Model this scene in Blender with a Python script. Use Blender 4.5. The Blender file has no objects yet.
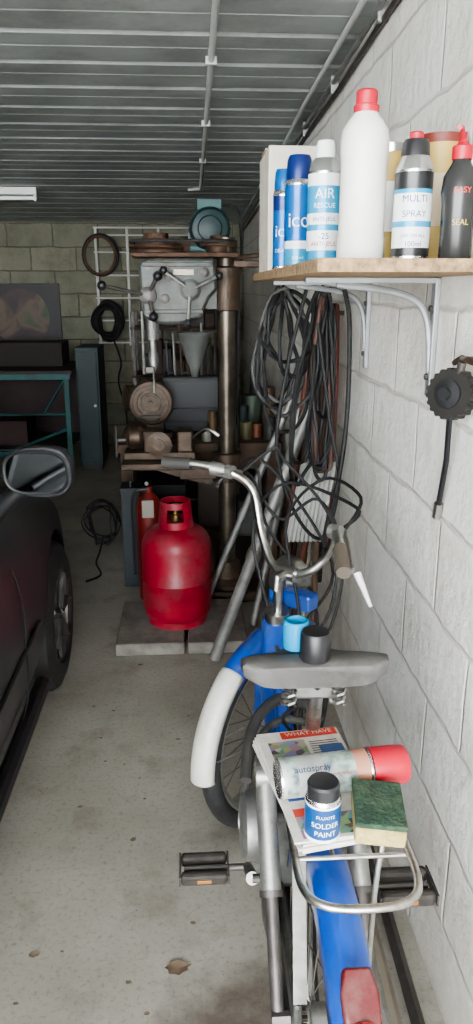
import bpy, bmesh, math, random
from mathutils import Vector, Matrix, Quaternion, Euler
random.seed(3)
S=bpy.context.scene
try: S.view_settings.look='AgX - Medium High Contrast'
except Exception: pass
V=Vector
# ---------------------------------------------------------------- materials
def M(name,col,rough=.5,metal=0,var=0,scale=8,bump=0,bscale=60,coat=0,dirt=None,damt=0,dscale=6):
    m=bpy.data.materials.new(name); m.use_nodes=True
    nt=m.node_tree; N=nt.nodes; L=nt.links; b=N['Principled BSDF']
    b.inputs['Roughness'].default_value=rough; b.inputs['Metallic'].default_value=metal
    b.inputs['Coat Weight'].default_value=coat
    c=tuple(col)+(1,)
    b.inputs['Base Color'].default_value=c
    tc=N.new('ShaderNodeTexCoord')
    out=None
    if var>0:
        n=N.new('ShaderNodeTexNoise'); n.inputs['Scale'].default_value=scale; n.inputs['Detail'].default_value=6
        L.new(tc.outputs['Object'],n.inputs['Vector'])
        r=N.new('ShaderNodeValToRGB'); r.color_ramp.elements[0].position=.3; r.color_ramp.elements[1].position=.7
        r.color_ramp.elements[0].color=tuple(max(0,x*(1-var)) for x in col)+(1,)
        r.color_ramp.elements[1].color=tuple(min(1,x*(1+var)) for x in col)+(1,)
        L.new(n.outputs['Fac'],r.inputs['Fac']); out=r.outputs['Color']
    if dirt:
        n=N.new('ShaderNodeTexNoise'); n.inputs['Scale'].default_value=dscale; n.inputs['Detail'].default_value=8; n.inputs['Roughness'].default_value=.7
        L.new(tc.outputs['Object'],n.inputs['Vector'])
        r=N.new('ShaderNodeValToRGB'); r.color_ramp.elements[0].position=.46; r.color_ramp.elements[1].position=.7
        r.color_ramp.elements[0].color=(0,0,0,1); r.color_ramp.elements[1].color=(damt,)*3+(1,)
        L.new(n.outputs['Fac'],r.inputs['Fac'])
        mx=N.new('ShaderNodeMix'); mx.data_type='RGBA'
        L.new(r.outputs['Color'],mx.inputs[0])
        if out: L.new(out,mx.inputs[6])
        else: mx.inputs[6].default_value=c
        mx.inputs[7].default_value=tuple(dirt)+(1,)
        out=mx.outputs[2]
    if out: L.new(out,b.inputs['Base Color'])
    if bump>0:
        n=N.new('ShaderNodeTexNoise'); n.inputs['Scale'].default_value=bscale; n.inputs['Detail'].default_value=5
        L.new(tc.outputs['Object'],n.inputs['Vector'])
        bp=N.new('ShaderNodeBump'); bp.inputs['Strength'].default_value=bump; bp.inputs['Distance'].default_value=.01
        L.new(n.outputs['Fac'],bp.inputs['Height']); L.new(bp.outputs['Normal'],b.inputs['Normal'])
    return m
def block_mat(name,c1,c2,mort,axis,dirt=(.2,.17,.13),damt=.35,bstr=.6,low=.5):
    m=bpy.data.materials.new(name); m.use_nodes=True
    nt=m.node_tree; N=nt.nodes; L=nt.links; b=N['Principled BSDF']; b.inputs['Roughness'].default_value=.85
    g=N.new('ShaderNodeNewGeometry'); s=N.new('ShaderNodeSeparateXYZ'); cb=N.new('ShaderNodeCombineXYZ')
    L.new(g.outputs['Position'],s.inputs[0]); L.new(s.outputs[axis],cb.inputs[0]); L.new(s.outputs['Z'],cb.inputs[1])
    wn=N.new('ShaderNodeTexNoise'); wn.inputs['Scale'].default_value=7; wn.inputs['Detail'].default_value=4; L.new(g.outputs['Position'],wn.inputs['Vector'])
    mapr=N.new('ShaderNodeVectorMath'); mapr.operation='SCALE'; mapr.inputs['Scale'].default_value=.03
    L.new(wn.outputs['Color'],mapr.inputs[0])
    ad=N.new('ShaderNodeVectorMath'); ad.operation='ADD'; L.new(cb.outputs[0],ad.inputs[0]); L.new(mapr.outputs[0],ad.inputs[1])
    br=N.new('ShaderNodeTexBrick'); L.new(ad.outputs[0],br.inputs['Vector'])
    br.inputs['Scale'].default_value=1; br.inputs['Mortar Size'].default_value=.009; br.inputs['Mortar Smooth'].default_value=1
    br.inputs['Brick Width'].default_value=.45; br.inputs['Row Height'].default_value=.225
    br.inputs['Color1'].default_value=c1+(1,); br.inputs['Color2'].default_value=c2+(1,); br.inputs['Mortar'].default_value=mort+(1,)
    n=N.new('ShaderNodeTexNoise'); n.inputs['Scale'].default_value=3; n.inputs['Detail'].default_value=10; n.inputs['Roughness'].default_value=.75
    L.new(g.outputs['Position'],n.inputs['Vector'])
    # real grime builds up near the floor: fac = noise + low*(1-z/0.7)
    mr=N.new('ShaderNodeMapRange'); mr.inputs['From Min'].default_value=0; mr.inputs['From Max'].default_value=.8; mr.inputs['To Min'].default_value=.16*low*2; mr.inputs['To Max'].default_value=0
    L.new(s.outputs['Z'],mr.inputs['Value']); sm=N.new('ShaderNodeMath'); sm.operation='ADD'; L.new(n.outputs['Fac'],sm.inputs[0]); L.new(mr.outputs['Result'],sm.inputs[1])
    r=N.new('ShaderNodeValToRGB'); r.color_ramp.elements[0].position=.46; r.color_ramp.elements[1].position=.7
    r.color_ramp.elements[0].color=(0,0,0,1); r.color_ramp.elements[1].color=(damt,)*3+(1,)
    L.new(sm.outputs[0],r.inputs['Fac'])
    mx=N.new('ShaderNodeMix'); mx.data_type='RGBA'; L.new(r.outputs['Color'],mx.inputs[0]); L.new(br.outputs['Color'],mx.inputs[6]); mx.inputs[7].default_value=dirt+(1,)
    L.new(mx.outputs[2],b.inputs['Base Color'])
    n2=N.new('ShaderNodeTexNoise'); n2.inputs['Scale'].default_value=22; n2.inputs['Detail'].default_value=9; n2.inputs['Roughness'].default_value=.65; L.new(g.outputs['Position'],n2.inputs['Vector'])
    mt=N.new('ShaderNodeMath'); mt.operation='MULTIPLY_ADD'; L.new(br.outputs['Fac'],mt.inputs[0]); mt.inputs[1].default_value=-.6
    L.new(n2.outputs['Fac'],mt.inputs[2])
    bp=N.new('ShaderNodeBump'); bp.inputs['Strength'].default_value=bstr; bp.inputs['Distance'].default_value=.016
    L.new(mt.outputs[0],bp.inputs['Height']); L.new(bp.outputs['Normal'],b.inputs['Normal'])
    return m
# ---------------------------------------------------------------- mesh helpers
def E(name,loc=(0,0,0)):
    e=bpy.data.objects.new(name,None); e.location=loc; e.empty_display_size=.1
    S.collection.objects.link(e); return e
def fin(bm,name,mats,parent=None,smooth=True,ang=35,bevel=0):
    bmesh.ops.recalc_face_normals(bm,faces=bm.faces)
    me=bpy.data.meshes.new(name); bm.to_mesh(me); bm.free()
    if not isinstance(mats,(list,tuple)): mats=[mats]
    for m in mats: me.materials.append(m)
    if smooth:
        me.shade_smooth(); me.set_sharp_from_angle(angle=math.radians(ang))
    o=bpy.data.objects.new(name,me); S.collection.objects.link(o)
    if parent is not None:
        o.parent=parent; o.matrix_parent_inverse=Matrix.Translation(-V(parent.location))
    if bevel>0:
        md=o.modifiers.new('bev','BEVEL'); md.width=bevel; md.segments=2; md.limit_method='ANGLE'; md.angle_limit=math.radians(40)
    return o
def box(name,c,s,mat,parent=None,bevel=.003,rot=(0,0,0)):
    bm=bmesh.new(); bmesh.ops.create_cube(bm,size=1)
    mt=Matrix.Translation(V(c))@Euler(tuple(math.radians(a) for a in rot)).to_matrix().to_4x4()@Matrix.Diagonal((s[0],s[1],s[2],1))
    bm.transform(mt)
    return fin(bm,name,mat,parent,smooth=False,bevel=bevel)
def catmull(pts,n=6,closed=False):
    P=[V(p) for p in pts]; out=[]; L=len(P)
    rng=range(L) if closed else range(L-1)
    for i in rng:
        if closed: a,b,c,d=P[(i-1)%L],P[i],P[(i+1)%L],P[(i+2)%L]
        else: a,b,c,d=P[max(i-1,0)],P[i],P[i+1],P[min(i+2,L-1)]
        for k in range(n):
            t=k/n; t2=t*t;t3=t2*t
            out.append(.5*((2*b)+(-a+c)*t+(2*a-5*b+4*c-d)*t2+(-a+3*b-3*c+d)*t3))
    if not closed: out.append(P[-1])
    return out
def add_tube(bm,pts,r,seg=10,closed=False,mi=0,flat=None):
    P=[V(p) for p in pts]; n=len(P)
    R=list(r) if isinstance(r,(list,tuple)) else [r]*n
    if len(R)!=n:
        R0=R; R=[]
        for i in range(n):
            f=i/(n-1)*(len(R0)-1); k=min(int(f),len(R0)-2); R.append(R0[k]+(R0[k+1]-R0[k])*(f-k))
    tan=[]
    for i in range(n):
        if closed: t=P[(i+1)%n]-P[i-1]
        else: t=P[min(i+1,n-1)]-P[max(i-1,0)]
        tan.append(t.normalized() if t.length>1e-9 else V((0,0,1)))
    up=V((0,0,1)) if abs(tan[0].z)<.9 else V((1,0,0))
    u=tan[0].cross(up).normalized(); rings=[]
    for i in range(n):
        if i: u=tan[i-1].rotation_difference(tan[i])@u
        u=(u-tan[i]*u.dot(tan[i])).normalized(); w=tan[i].cross(u)
        fw=flat if flat else 1
        rings.append([bm.verts.new(P[i]+R[i]*(math.cos(2*math.pi*k/seg)*u+fw*math.sin(2*math.pi*k/seg)*w)) for k in range(seg)])
    m=n if closed else n-1
    for i in range(m):
        A,B=rings[i],rings[(i+1)%n]
        for k in range(seg):
            f=bm.faces.new((A[k],A[(k+1)%seg],B[(k+1)%seg],B[k])); f.material_index=mi
    if not closed:
        bm.faces.new(rings[0][::-1]).material_index=mi; bm.faces.new(rings[-1]).material_index=mi
def T(name,pts,r,mat,parent=None,seg=10,closed=False,sm=0,flat=None):
    if sm: pts=catmull(pts,sm,closed)
    bm=bmesh.new(); add_tube(bm,pts,r,seg,closed,0,flat); return fin(bm,name,mat,parent)
def axisM(origin,axis):
    q=V((0,0,1)).rotation_difference(V(axis).normalized())
    return Matrix.Translation(V(origin))@q.to_matrix().to_4x4()
def lathe(name,origin,prof,mats,parent=None,axis=(0,0,1),seg=36,ang=35):
    bm=bmesh.new(); rings=[]
    for p in prof:
        r=max(p[0],1e-5); rings.append([bm.verts.new((r*math.cos(2*math.pi*k/seg),r*math.sin(2*math.pi*k/seg),p[1])) for k in range(seg)])
    for i in range(len(prof)-1):
        mi=prof[i+1][2] if len(prof[i+1])>2 else 0
        for k in range(seg):
            f=bm.faces.new((rings[i][k],rings[i][(k+1)%seg],rings[i+1][(k+1)%seg],rings[i+1][k])); f.material_index=mi
    bmesh.ops.remove_doubles(bm,verts=bm.verts,dist=2e-5)
    bm.transform(axisM(origin,axis))
    return fin(bm,name,mats,parent,ang=ang)
def prism(name,pts,vec,mat,parent=None,bevel=0,smooth=True):
    bm=bmesh.new(); a=[bm.verts.new(V(p)) for p in pts]; b=[bm.verts.new(V(p)+V(vec)) for p in pts]; n=len(pts)
    bm.faces.new(a); bm.faces.new(b[::-1])
    for i in range(n): bm.faces.new((a[i],b[i],b[(i+1)%n],a[(i+1)%n]))
    return fin(bm,name,mat,parent,smooth=smooth,bevel=bevel)
def text(name,body,size,origin,xd,ud,mat,parent=None,wrap=None,off=.0007):
    cu=bpy.data.curves.new('tmp','FONT'); cu.body=body; cu.size=size; cu.align_x='CENTER'; cu.align_y='CENTER'
    to=bpy.data.objects.new('tmp',cu); S.collection.objects.link(to)
    dg=bpy.context.evaluated_depsgraph_get(); dg.update()
    me=bpy.data.meshes.new_from_object(to.evaluated_get(dg)); bpy.data.objects.remove(to)
    xd=V(xd).normalized(); ud=V(ud).normalized(); nd=xd.cross(ud)
    for v in me.vertices:
        x,y=v.co.x,v.co.y
        if wrap:
            a=x/wrap; v.co=V(origin)+(wrap+off)*(math.sin(a)*xd+math.cos(a)*nd)+ud*y
        else: v.co=V(origin)+xd*x+ud*y+nd*off
    me.name=name; me.materials.clear(); me.materials.append(mat)
    o=bpy.data.objects.new(name,me); S.collection.objects.link(o)
    if parent is not None:
        o.parent=parent; o.matrix_parent_inverse=Matrix.Translation(-V(parent.location))
    return o
# ---------------------------------------------------------------- common materials
chrome=M('chrome',(.52,.52,.5),.28,1,.15,30,dirt=(.18,.13,.09),damt=.7,dscale=25)
alu=M('dull_aluminium',(.36,.36,.34),.48,.85,.2,20,dirt=(.1,.085,.07),damt=.7,dscale=20)
steel=M('dark_steel',(.11,.10,.095),.5,.7,.3,15)
iron=M('rusty_iron',(.08,.045,.03),.65,.5,.4,18,bump=.3)
galv=M('galvanised_steel',(.30,.30,.29),.5,.6,.2,14,dirt=(.15,.12,.1),damt=.6,dscale=8)
black=M('black_plastic',(.014,.014,.016),.4)
rubber=M('black_rubber',(.02,.02,.02),.75,var=.3,dirt=(.08,.07,.06),damt=.5,dscale=14)
cable_m=M('black_cable_sheath',(.006,.006,.007),.65)
white=M('white_plastic',(.82,.82,.8),.35)
red=M('red_paint',(.26,.004,.02),.48,0,.2,10,coat=.05,dirt=(.22,.075,.085),damt=.6,dscale=7)
redp=M('red_plastic_cap',(.45,.01,.03),.38)
blue=M('blue_bike_paint',(.002,.06,.36),.32,.1,.2,12,coat=.4,dirt=(.08,.11,.15),damt=.6,dscale=18)
cyan=M('cyan_plastic',(.0,.22,.42),.4)
woodm=M('bench_wood',(.085,.052,.033),.75,0,.4,9,bump=.3)
grey_paint=M('machine_grey_paint',(.085,.095,.088),.5,.1,.35,9,dirt=(.045,.03,.02),damt=.9,dscale=12)
brownm=M('oily_brown_casting',(.075,.05,.034),.48,.45,.4,14,bump=.25,dirt=(.025,.02,.017),damt=.7,dscale=12)
teal=M('teal_paint',(.012,.10,.10),.5,0,.2,8,dirt=(.04,.035,.03),damt=.6)
dteal=M('dark_teal_paint',(.006,.026,.028),.5,0,.2,8)
tyre=M('tyre_rubber',(.02,.02,.02),.8,0,.25,20,bump=.2,bscale=90)
# ---------------------------------------------------------------- room
XW=.55; YB=8.0; XL=-3.3; YF=-1.3
def zc(y): return 2.437-.0235*y
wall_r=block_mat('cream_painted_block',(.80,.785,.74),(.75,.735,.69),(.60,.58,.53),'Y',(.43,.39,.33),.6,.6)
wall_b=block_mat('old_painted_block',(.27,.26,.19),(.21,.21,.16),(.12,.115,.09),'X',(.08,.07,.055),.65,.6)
box('wall_right',(XW+.1,(YB+YF)/2,1.3),(.2,YB-YF+.4,2.8),wall_r,bevel=0)
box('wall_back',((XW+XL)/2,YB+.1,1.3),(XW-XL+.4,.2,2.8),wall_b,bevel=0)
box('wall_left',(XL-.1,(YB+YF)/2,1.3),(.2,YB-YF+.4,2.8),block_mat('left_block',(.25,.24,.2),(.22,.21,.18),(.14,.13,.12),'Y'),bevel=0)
box('wall_front',((XW+XL)/2,YF-.1,2.47),(XW-XL,.2,.34),wall_b,bevel=0)
def floor_mat():
    m=bpy.data.materials.new('worn_concrete_floor'); m.use_nodes=True
    nt=m.node_tree; N=nt.nodes; L=nt.links; b=N['Principled BSDF']; b.inputs['Roughness'].default_value=.75
    g=N.new('ShaderNodeNewGeometry')
    def noise(sc,d=8,r=.6):
        n=N.new('ShaderNodeTexNoise'); n.inputs['Scale'].default_value=sc; n.inputs['Detail'].default_value=d; n.inputs['Roughness'].default_value=r
        L.new(g.outputs['Position'],n.inputs['Vector']); return n
    n1=noise(1.6); r=N.new('ShaderNodeValToRGB'); r.color_ramp.elements[0].position=.3; r.color_ramp.elements[1].position=.7
    r.color_ramp.elements[0].color=(.25,.23,.195,1); r.color_ramp.elements[1].color=(.37,.35,.305,1); L.new(n1.outputs['Fac'],r.inputs['Fac'])
    n2=noise(70,4,.8); r2=N.new('ShaderNodeValToRGB'); r2.color_ramp.elements[0].position=.3; r2.color_ramp.elements[1].position=.48
    r2.color_ramp.elements[0].color=(.45,.43,.4,1); r2.color_ramp.elements[1].color=(1,1,1,1); L.new(n2.outputs['Fac'],r2.inputs['Fac'])
    mx=N.new('ShaderNodeMix'); mx.data_type='RGBA'; mx.blend_type='MULTIPLY'; mx.inputs[0].default_value=.7
    L.new(r.outputs['Color'],mx.inputs[6]); L.new(r2.outputs['Color'],mx.inputs[7])
    n3=noise(4.1,7,.65); r3=N.new('ShaderNodeValToRGB'); r3.color_ramp.elements[0].position=.53; r3.color_ramp.elements[1].position=.70
    r3.color_ramp.elements[0].color=(0,0,0,1); r3.color_ramp.elements[1].color=(.65,.65,.65,1); L.new(n3.outputs['Fac'],r3.inputs['Fac'])
    mx2=N.new('ShaderNodeMix'); mx2.data_type='RGBA'; L.new(r3.outputs['Color'],mx2.inputs[0]); L.new(mx.outputs[2],mx2.inputs[6]); mx2.inputs[7].default_value=(.17,.145,.12,1)
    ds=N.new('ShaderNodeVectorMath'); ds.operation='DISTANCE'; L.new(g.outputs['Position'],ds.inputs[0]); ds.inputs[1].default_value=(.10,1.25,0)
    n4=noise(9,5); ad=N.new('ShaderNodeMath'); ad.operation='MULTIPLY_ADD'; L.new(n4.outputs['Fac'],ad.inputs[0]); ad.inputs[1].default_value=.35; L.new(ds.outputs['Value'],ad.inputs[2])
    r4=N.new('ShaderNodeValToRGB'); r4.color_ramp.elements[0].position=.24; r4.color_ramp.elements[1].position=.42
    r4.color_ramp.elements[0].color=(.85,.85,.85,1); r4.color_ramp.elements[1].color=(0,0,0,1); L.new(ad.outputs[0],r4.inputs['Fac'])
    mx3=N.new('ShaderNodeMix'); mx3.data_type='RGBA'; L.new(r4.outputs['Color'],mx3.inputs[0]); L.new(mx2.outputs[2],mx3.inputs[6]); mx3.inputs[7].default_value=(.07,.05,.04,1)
    L.new(mx3.outputs[2],b.inputs['Base Color'])
    bp=N.new('ShaderNodeBump'); bp.inputs['Strength'].default_value=.25; bp.inputs['Distance'].default_value=.004
    L.new(n2.outputs['Fac'],bp.inputs['Height']); L.new(bp.outputs['Normal'],b.inputs['Normal'])
    return m
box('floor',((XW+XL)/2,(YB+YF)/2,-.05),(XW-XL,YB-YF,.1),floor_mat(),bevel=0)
box('driveway_ground',(-1,YF-4,-.06),(12,8,.1),M('driveway_concrete',(.45,.43,.39),.9,0,.1),bevel=0)
def ceiling():
    m=M('ceiling_deck_paint',(.34,.365,.355),.5,.1,.2,2.5,dirt=(.13,.13,.12),damt=.6,dscale=3)
    bm=bmesh.new(); prof=[]; y=YF; p=.305
    while y<YB+.001:
        prof+= [(y,0),(y+.008,.016),(y+.026,.016),(y+.04,0),(y+.15,0),(y+.153,.003),(y+.157,.003),(y+.160,0)]
        y+=p
    prof=[q for q in prof if q[0]<=YB]+[(YB,0)]
    A=[bm.verts.new((XL,a,zc(a)+b)) for a,b in prof]; B=[bm.verts.new((XW,a,zc(a)+b)) for a,b in prof]
    for i in range(len(prof)-1): bm.faces.new((A[i],A[i+1],B[i+1],B[i]))
    t=.12
    top=[bm.verts.new(v) for v in ((XL,YF,zc(YF)+t),(XW,YF,zc(YF)+t),(XW,YB,zc(YB)+t),(XL,YB,zc(YB)+t))]
    bm.faces.new(top)
    fin(bm,'ceiling',m,None,smooth=False)
ceiling()
cp=E('ceiling_conduit',(.09,3,2.3))
wcon=M('grey_conduit',(.5,.52,.5),.5)
T('pipe',[(.085,y,zc(y)-.012) for y in (0,2,4,5.6)]+[(.08,5.7,zc(5.7)-.02),(.0,5.75,zc(5.7)-.02)],.011,wcon,cp)
for y in (1.2,2.0,2.9,3.8,4.7): box('clip',(.085,y,zc(y)-.014),(.04,.02,.026),wcon,cp)
cp=E('wall_cable_run',(.5,3,2.2))
for k,(x,dz,mm) in enumerate(((.525,.05,galv),(.49,.02,wcon),(.535,.085,steel))):
    T('cable_%d'%k,[(x+random.uniform(-.004,.004),y,zc(y)-dz+random.uniform(-.006,.006)) for y in (0,.6,1.2,1.8,2.4,3,3.6,4.2,5,6,7.9)],.009,mm,cp,sm=4)
for y in (1.6,2.3,3,3.7,4.4): box('clip',(.535,y,zc(y)-.055),(.03,.02,.06),galv,cp)
fl=E('fluorescent_batten_light',(-1.7,5.8,2.27))
box('housing',(-1.7,5.8,zc(5.8)-.03),(1.25,.07,.05),M('lamp_housing',(.7,.7,.68),.5),fl)
T('tube',[(-2.3,5.8,zc(5.8)-.075),(-1.1,5.8,zc(5.8)-.075)],.014,M('unlit_tube',(.9,.92,.9),.3),fl)
for x in (-2.31,-1.09): box('holder',(x,5.8,zc(5.8)-.07),(.02,.035,.05),white,fl)
# ---------------------------------------------------------------- back of garage
pt=E('framed_painting',(-1.85,7.96,1.33))
def paint_mat():
    m=bpy.data.materials.new('painting_canvas'); m.use_nodes=True; nt=m.node_tree; N=nt.nodes; L=nt.links; b=N['Principled BSDF']
    g=N.new('ShaderNodeTexCoord')
    n=N.new('ShaderNodeTexNoise'); n.inputs['Scale'].default_value=2.6; n.inputs['Detail'].default_value=5; n.inputs['Distortion'].default_value=.8
    L.new(g.outputs['Object'],n.inputs['Vector'])
    r=N.new('ShaderNodeValToRGB'); cr=r.color_ramp; cr.elements[0].color=(.015,.01,.01,1); cr.elements[0].position=.38
    cr.elements[1].color=(.035,.055,.02,1); cr.elements[1].position=.68
    e=cr.elements.new(.48); e.color=(.05,.02,.02,1); e=cr.elements.new(.57); e.color=(.11,.075,.045,1)
    L.new(n.outputs['Fac'],r.inputs['Fac']); L.new(r.outputs['Color'],b.inputs['Base Color']); b.inputs['Roughness'].default_value=.5
    return m
box('backing',(-1.85,7.975,1.33),(1.05,.03,.66),M('painting_dark',(.012,.01,.012),.5),pt)
bm=bmesh.new(); c=[]
for k in range(32):
    a=2*math.pi*k/32; c.append(bm.verts.new((-1.74+.30*math.cos(a),7.955,1.33+.28*math.sin(a)*(1+.15*math.cos(a)))))
bm.faces.new(c); fin(bm,'portrait',paint_mat(),pt,False)
wr=E('wire_drying_rack',(-.45,7.9,1.6)); wg=M('rack_wire',(.6,.6,.57),.5)
for x in (-.93,-.62,-.31,0): T('post',[(x,7.93,1.05),(x,7.93,2.2)],.014,wg,wr)
for z in (1.08,1.3,1.52,1.74,1.96,2.12,2.19): T('rail',[(-.95,7.915,z),(.02,7.915,z)],.009,wg,wr)
hp=E('hanging_hose_ring',(-.9,7.85,1.95))
T('ring',[(-.88+.17*math.cos(a),7.86,1.93+.19*math.sin(a)) for a in [k*math.pi/12 for k in range(24)]],.016,rubber,hp,closed=True)
T('ring_b',[(-.885+.15*math.cos(a),7.83,1.925+.175*math.sin(a)) for a in [k*math.pi/12 for k in range(24)]],.012,M('brown_hose',(.12,.06,.04),.6),hp,closed=True)
def coil(name,c,ax,az,yj,n,r,mat,loops_seed=0):
    random.seed(loops_seed); pts=[]
    for k in range(n*10):
        a=2*math.pi*k/10
        j=1+.3*math.sin(k*.37+loops_seed)
        pts.append((c[0]+ax*j*math.cos(a)+random.uniform(-.015,.015),c[1]+yj*math.sin(k*.6),c[2]+az*(1+.25*math.sin(k*.23))*math.sin(a)))
    e=E(name,c); T('strand',pts,r,mat,e,seg=6,sm=3); return e
exc=coil('extension_cable_coil',(-.83,7.82,1.3),.12,.16,.04,11,.012,cable_m,4)
T('cable_tail',[(-.8,7.8,1.15),(-.72,7.8,.9),(-.75,7.75,.7),(-.68,7.7,.4),(-.67,7.6,.1),(-.64,7.3,.015),(-.66,7.0,.015)],.008,cable_m,exc,sm=5)
tb=E('teal_steel_workbench',(-2,6.9,0))
for x in (-1.09,-1.95,-2.8):
    box('leg_f',(x,6.62,.44),(.045,.045,.88),teal,tb); box('leg_b',(x,7.5,.44),(.045,.045,.88),teal,tb)
box('rail_front',(-1.94,6.6,.88),(1.78,.04,.05),teal,tb); box('rail_low',(-1.94,6.62,.2),(1.7,.03,.04),teal,tb)
T('brace',[(-1.1,6.61,.42),(-1.92,6.61,.1)],.016,teal,tb); T('brace_b',[(-1.1,6.61,.86),(-1.3,6.61,.55)],.012,teal,tb)
T('mid_rail',[(-1.1,6.61,.55),(-2.8,6.61,.55)],.012,teal,tb)
box('top',(-1.94,7.07,.915),(1.8,.95,.03),M('dark_board',(.03,.02,.018),.6),tb)
box('back_panel',(-1.94,7.45,.5),(1.7,.02,.7),M('maroon_panel',(.025,.008,.01),.6,0,.3),tb)
box('shelf_low',(-1.94,7.07,.23),(1.68,.86,.02),dteal,tb)
db=tb
box('box_a',(-1.55,7.2,1.035),(.75,.4,.21),M('dark_brown_card',(.02,.014,.012),.7),db); box('box_b',(-2.35,7.1,1.03),(.6,.45,.2),M('darker_card',(.015,.015,.015),.7),db)
box('box_c',(-1.7,7.0,.35),(.4,.4,.22),M('crate_maroon',(.04,.012,.014),.6),db); box('box_d',(-2.3,7.0,.36),(.5,.4,.24),black,db)
tcab=E('teal_cabinet',(-.93,7,0))
box('body',(-.93,7.05,.585),(.2,.5,1.05),dteal,tcab); box('door',(-.93,6.79,.585),(.17,.02,.98),dteal,tcab); box('plinth',(-.93,7.05,.03),(.18,.46,.06),black,tcab)
T('knob',[(-.87,6.78,.6),(-.87,6.75,.6)],.012,chrome,tcab)
bc=E('storage_shelving',(0,7.4,0))
for z in (.35,.8,1.25): box('shelf',(-.05,7.55,z),(1.05,.5,.025),woodm,bc)
for x in (-.55,.45):
    for y in (7.33,7.77): box('post',(x,y,.7),(.04,.04,1.4),steel,bc)
cols=[(.03,.03,.036),(.07,.04,.025),(.02,.045,.045),(.09,.08,.07),(.05,.014,.014)]
for z in (.36,.81,1.26):
    x=-.48
    while x<.38:
        w=random.uniform(.08,.17); h=random.uniform(.12,.34)
        box('stored_box',(x+w/2,7.5,z+.003+h/2),(w*.92,.3,h),M('stored',random.choice(cols),.6,0,.3),bc); x+=w
# ---------------------------------------------------------------- bench behind drill
wb=E('wooden_workbench',(0,4.6,0))
box('top',(.04,4.58,.735),(.94,.8,.05),woodm,wb)
for x in (-.38,.46):
    for y in (4.23,4.93): box('leg',(x,y,.355),(.07,.07,.71),woodm,wb)
box('apron',(.04,4.2,.66),(.88,.03,.1),woodm,wb); box('lower_shelf',(.04,4.58,.2),(.84,.7,.03),woodm,wb)
box('back_board',(.04,4.96,.45),(.8,.02,.45),M('dark_ply',(.02,.014,.01),.8),wb)
for i,(x,y,w,h,c) in enumerate(((-.2,4.45,.3,.28,(.015,.015,.018)),(.15,4.5,.25,.36,(.04,.028,.02)),(.33,4.35,.14,.2,(.08,.08,.075)))): box('under_box',(x,y,.217+h/2),(w,.35,h),M('ub%d'%i,c,.6,0,.3),wb)
gr=E('bench_grinder',(-.24,4.5,.76))
box('base',(-.22,4.42,.775),(.2,.12,.03),brownm,gr); box('pedestal',(-.22,4.42,.84),(.1,.08,.12),brownm,gr)
lathe('motor',(-.24,4.47,.96),[(0,0),(.05,0),(.085,.02),(.09,.06),(.09,.1)],brownm,gr,axis=(0,-1,0))
lathe('wheel_guard',(-.24,4.40,.97),[(0,0),(.125,0),(.13,.01),(.13,.045),(.12,.055),(.1,.056)],brownm,gr,axis=(0,-1,0))
lathe('stone',(-.24,4.36,.97),[(0,0),(.1,0),(.1,.024),(.08,.0245),(.078,.02),(.06,.02),(.058,.026),(.045,.025),(.045,.035),(.015,.036),(.015,.055),(0,.055)],M('grindstone',(.15,.115,.09),.7,.2,.35,30),gr,axis=(0,-1,0))
lathe('left_stone',(-.34,4.44,.99),[(0,0),(.07,0),(.075,.01),(.075,.05),(.03,.07),(0,.07)],brownm,gr,axis=(-1,-.3,0))
box('tool_rest',(-.24,4.29,.9),(.12,.03,.012),steel,gr); T('rest_arm',[(-.2,4.4,.85),(-.2,4.3,.895)],.008,steel,gr)
cr=E('black_crate',(.05,4.65,.76))
cm=M('crate_black',(.014,.016,.019),.5)
box('bottom',(.05,4.72,.775),(.44,.34,.02),cm,cr)
for (c,s) in (((.05,4.555,.93),(.44,.015,.33)),((.05,4.885,.93),(.44,.015,.33)),((-.165,4.72,.93),(.015,.34,.33)),((.265,4.72,.93),(.015,.34,.33))): box('side',c,s,cm,cr)
for z in (.82,.9,1.08): box('rib',(.05,4.544,z),(.45,.012,.018),cm,cr)
box('contents',(.05,4.72,1.0),(.41,.3,.16),M('crate_contents',(.04,.04,.045),.6,0,.5,12),cr)
lathe('funnel',(.02,4.68,1.08),[(.1,.27),(.102,.26),(.1,.25),(.03,.05),(.02,.0),(0,0)],M('dusty_funnel',(.15,.155,.145),.5,0,.3),cr)
for i in range(10): T('rod',[(-.14+.04*i,4.8,1.0),(-.16+.045*i,4.84,1.28+.06*(i%3))],.009,[steel,galv,woodm,brownm][i%4],cr)
bt=E('bench_clutter_tins',(.3,4.4,.76))
for i,(x,y,r,h,c) in enumerate(((.31,4.32,.035,.1,(.13,.12,.06)),(.38,4.38,.03,.08,(.18,.06,.03)),(.18,4.3,.04,.07,(.04,.055,.1)),(.45,4.3,.035,.13,(.06,.06,.06)),(.08,4.27,.03,.06,(.2,.2,.17)),(.37,4.6,.06,.22,(.05,.07,.05)),(.24,4.25,.025,.09,(.14,.14,.13)),(.12,4.42,.03,.15,(.1,.06,.03)),(.46,4.5,.04,.28,(.08,.05,.025)),(.31,4.5,.03,.17,(.03,.05,.055)),(.42,4.8,.05,.35,(.04,.035,.035)))):
    lathe('tin',(x,y,.76),[(0,0),(r,0),(r,h*.95),(r*.95,h),(0,h)],M('tin%d'%i,c,.5,.2,.3),bt,seg=20)
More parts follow.
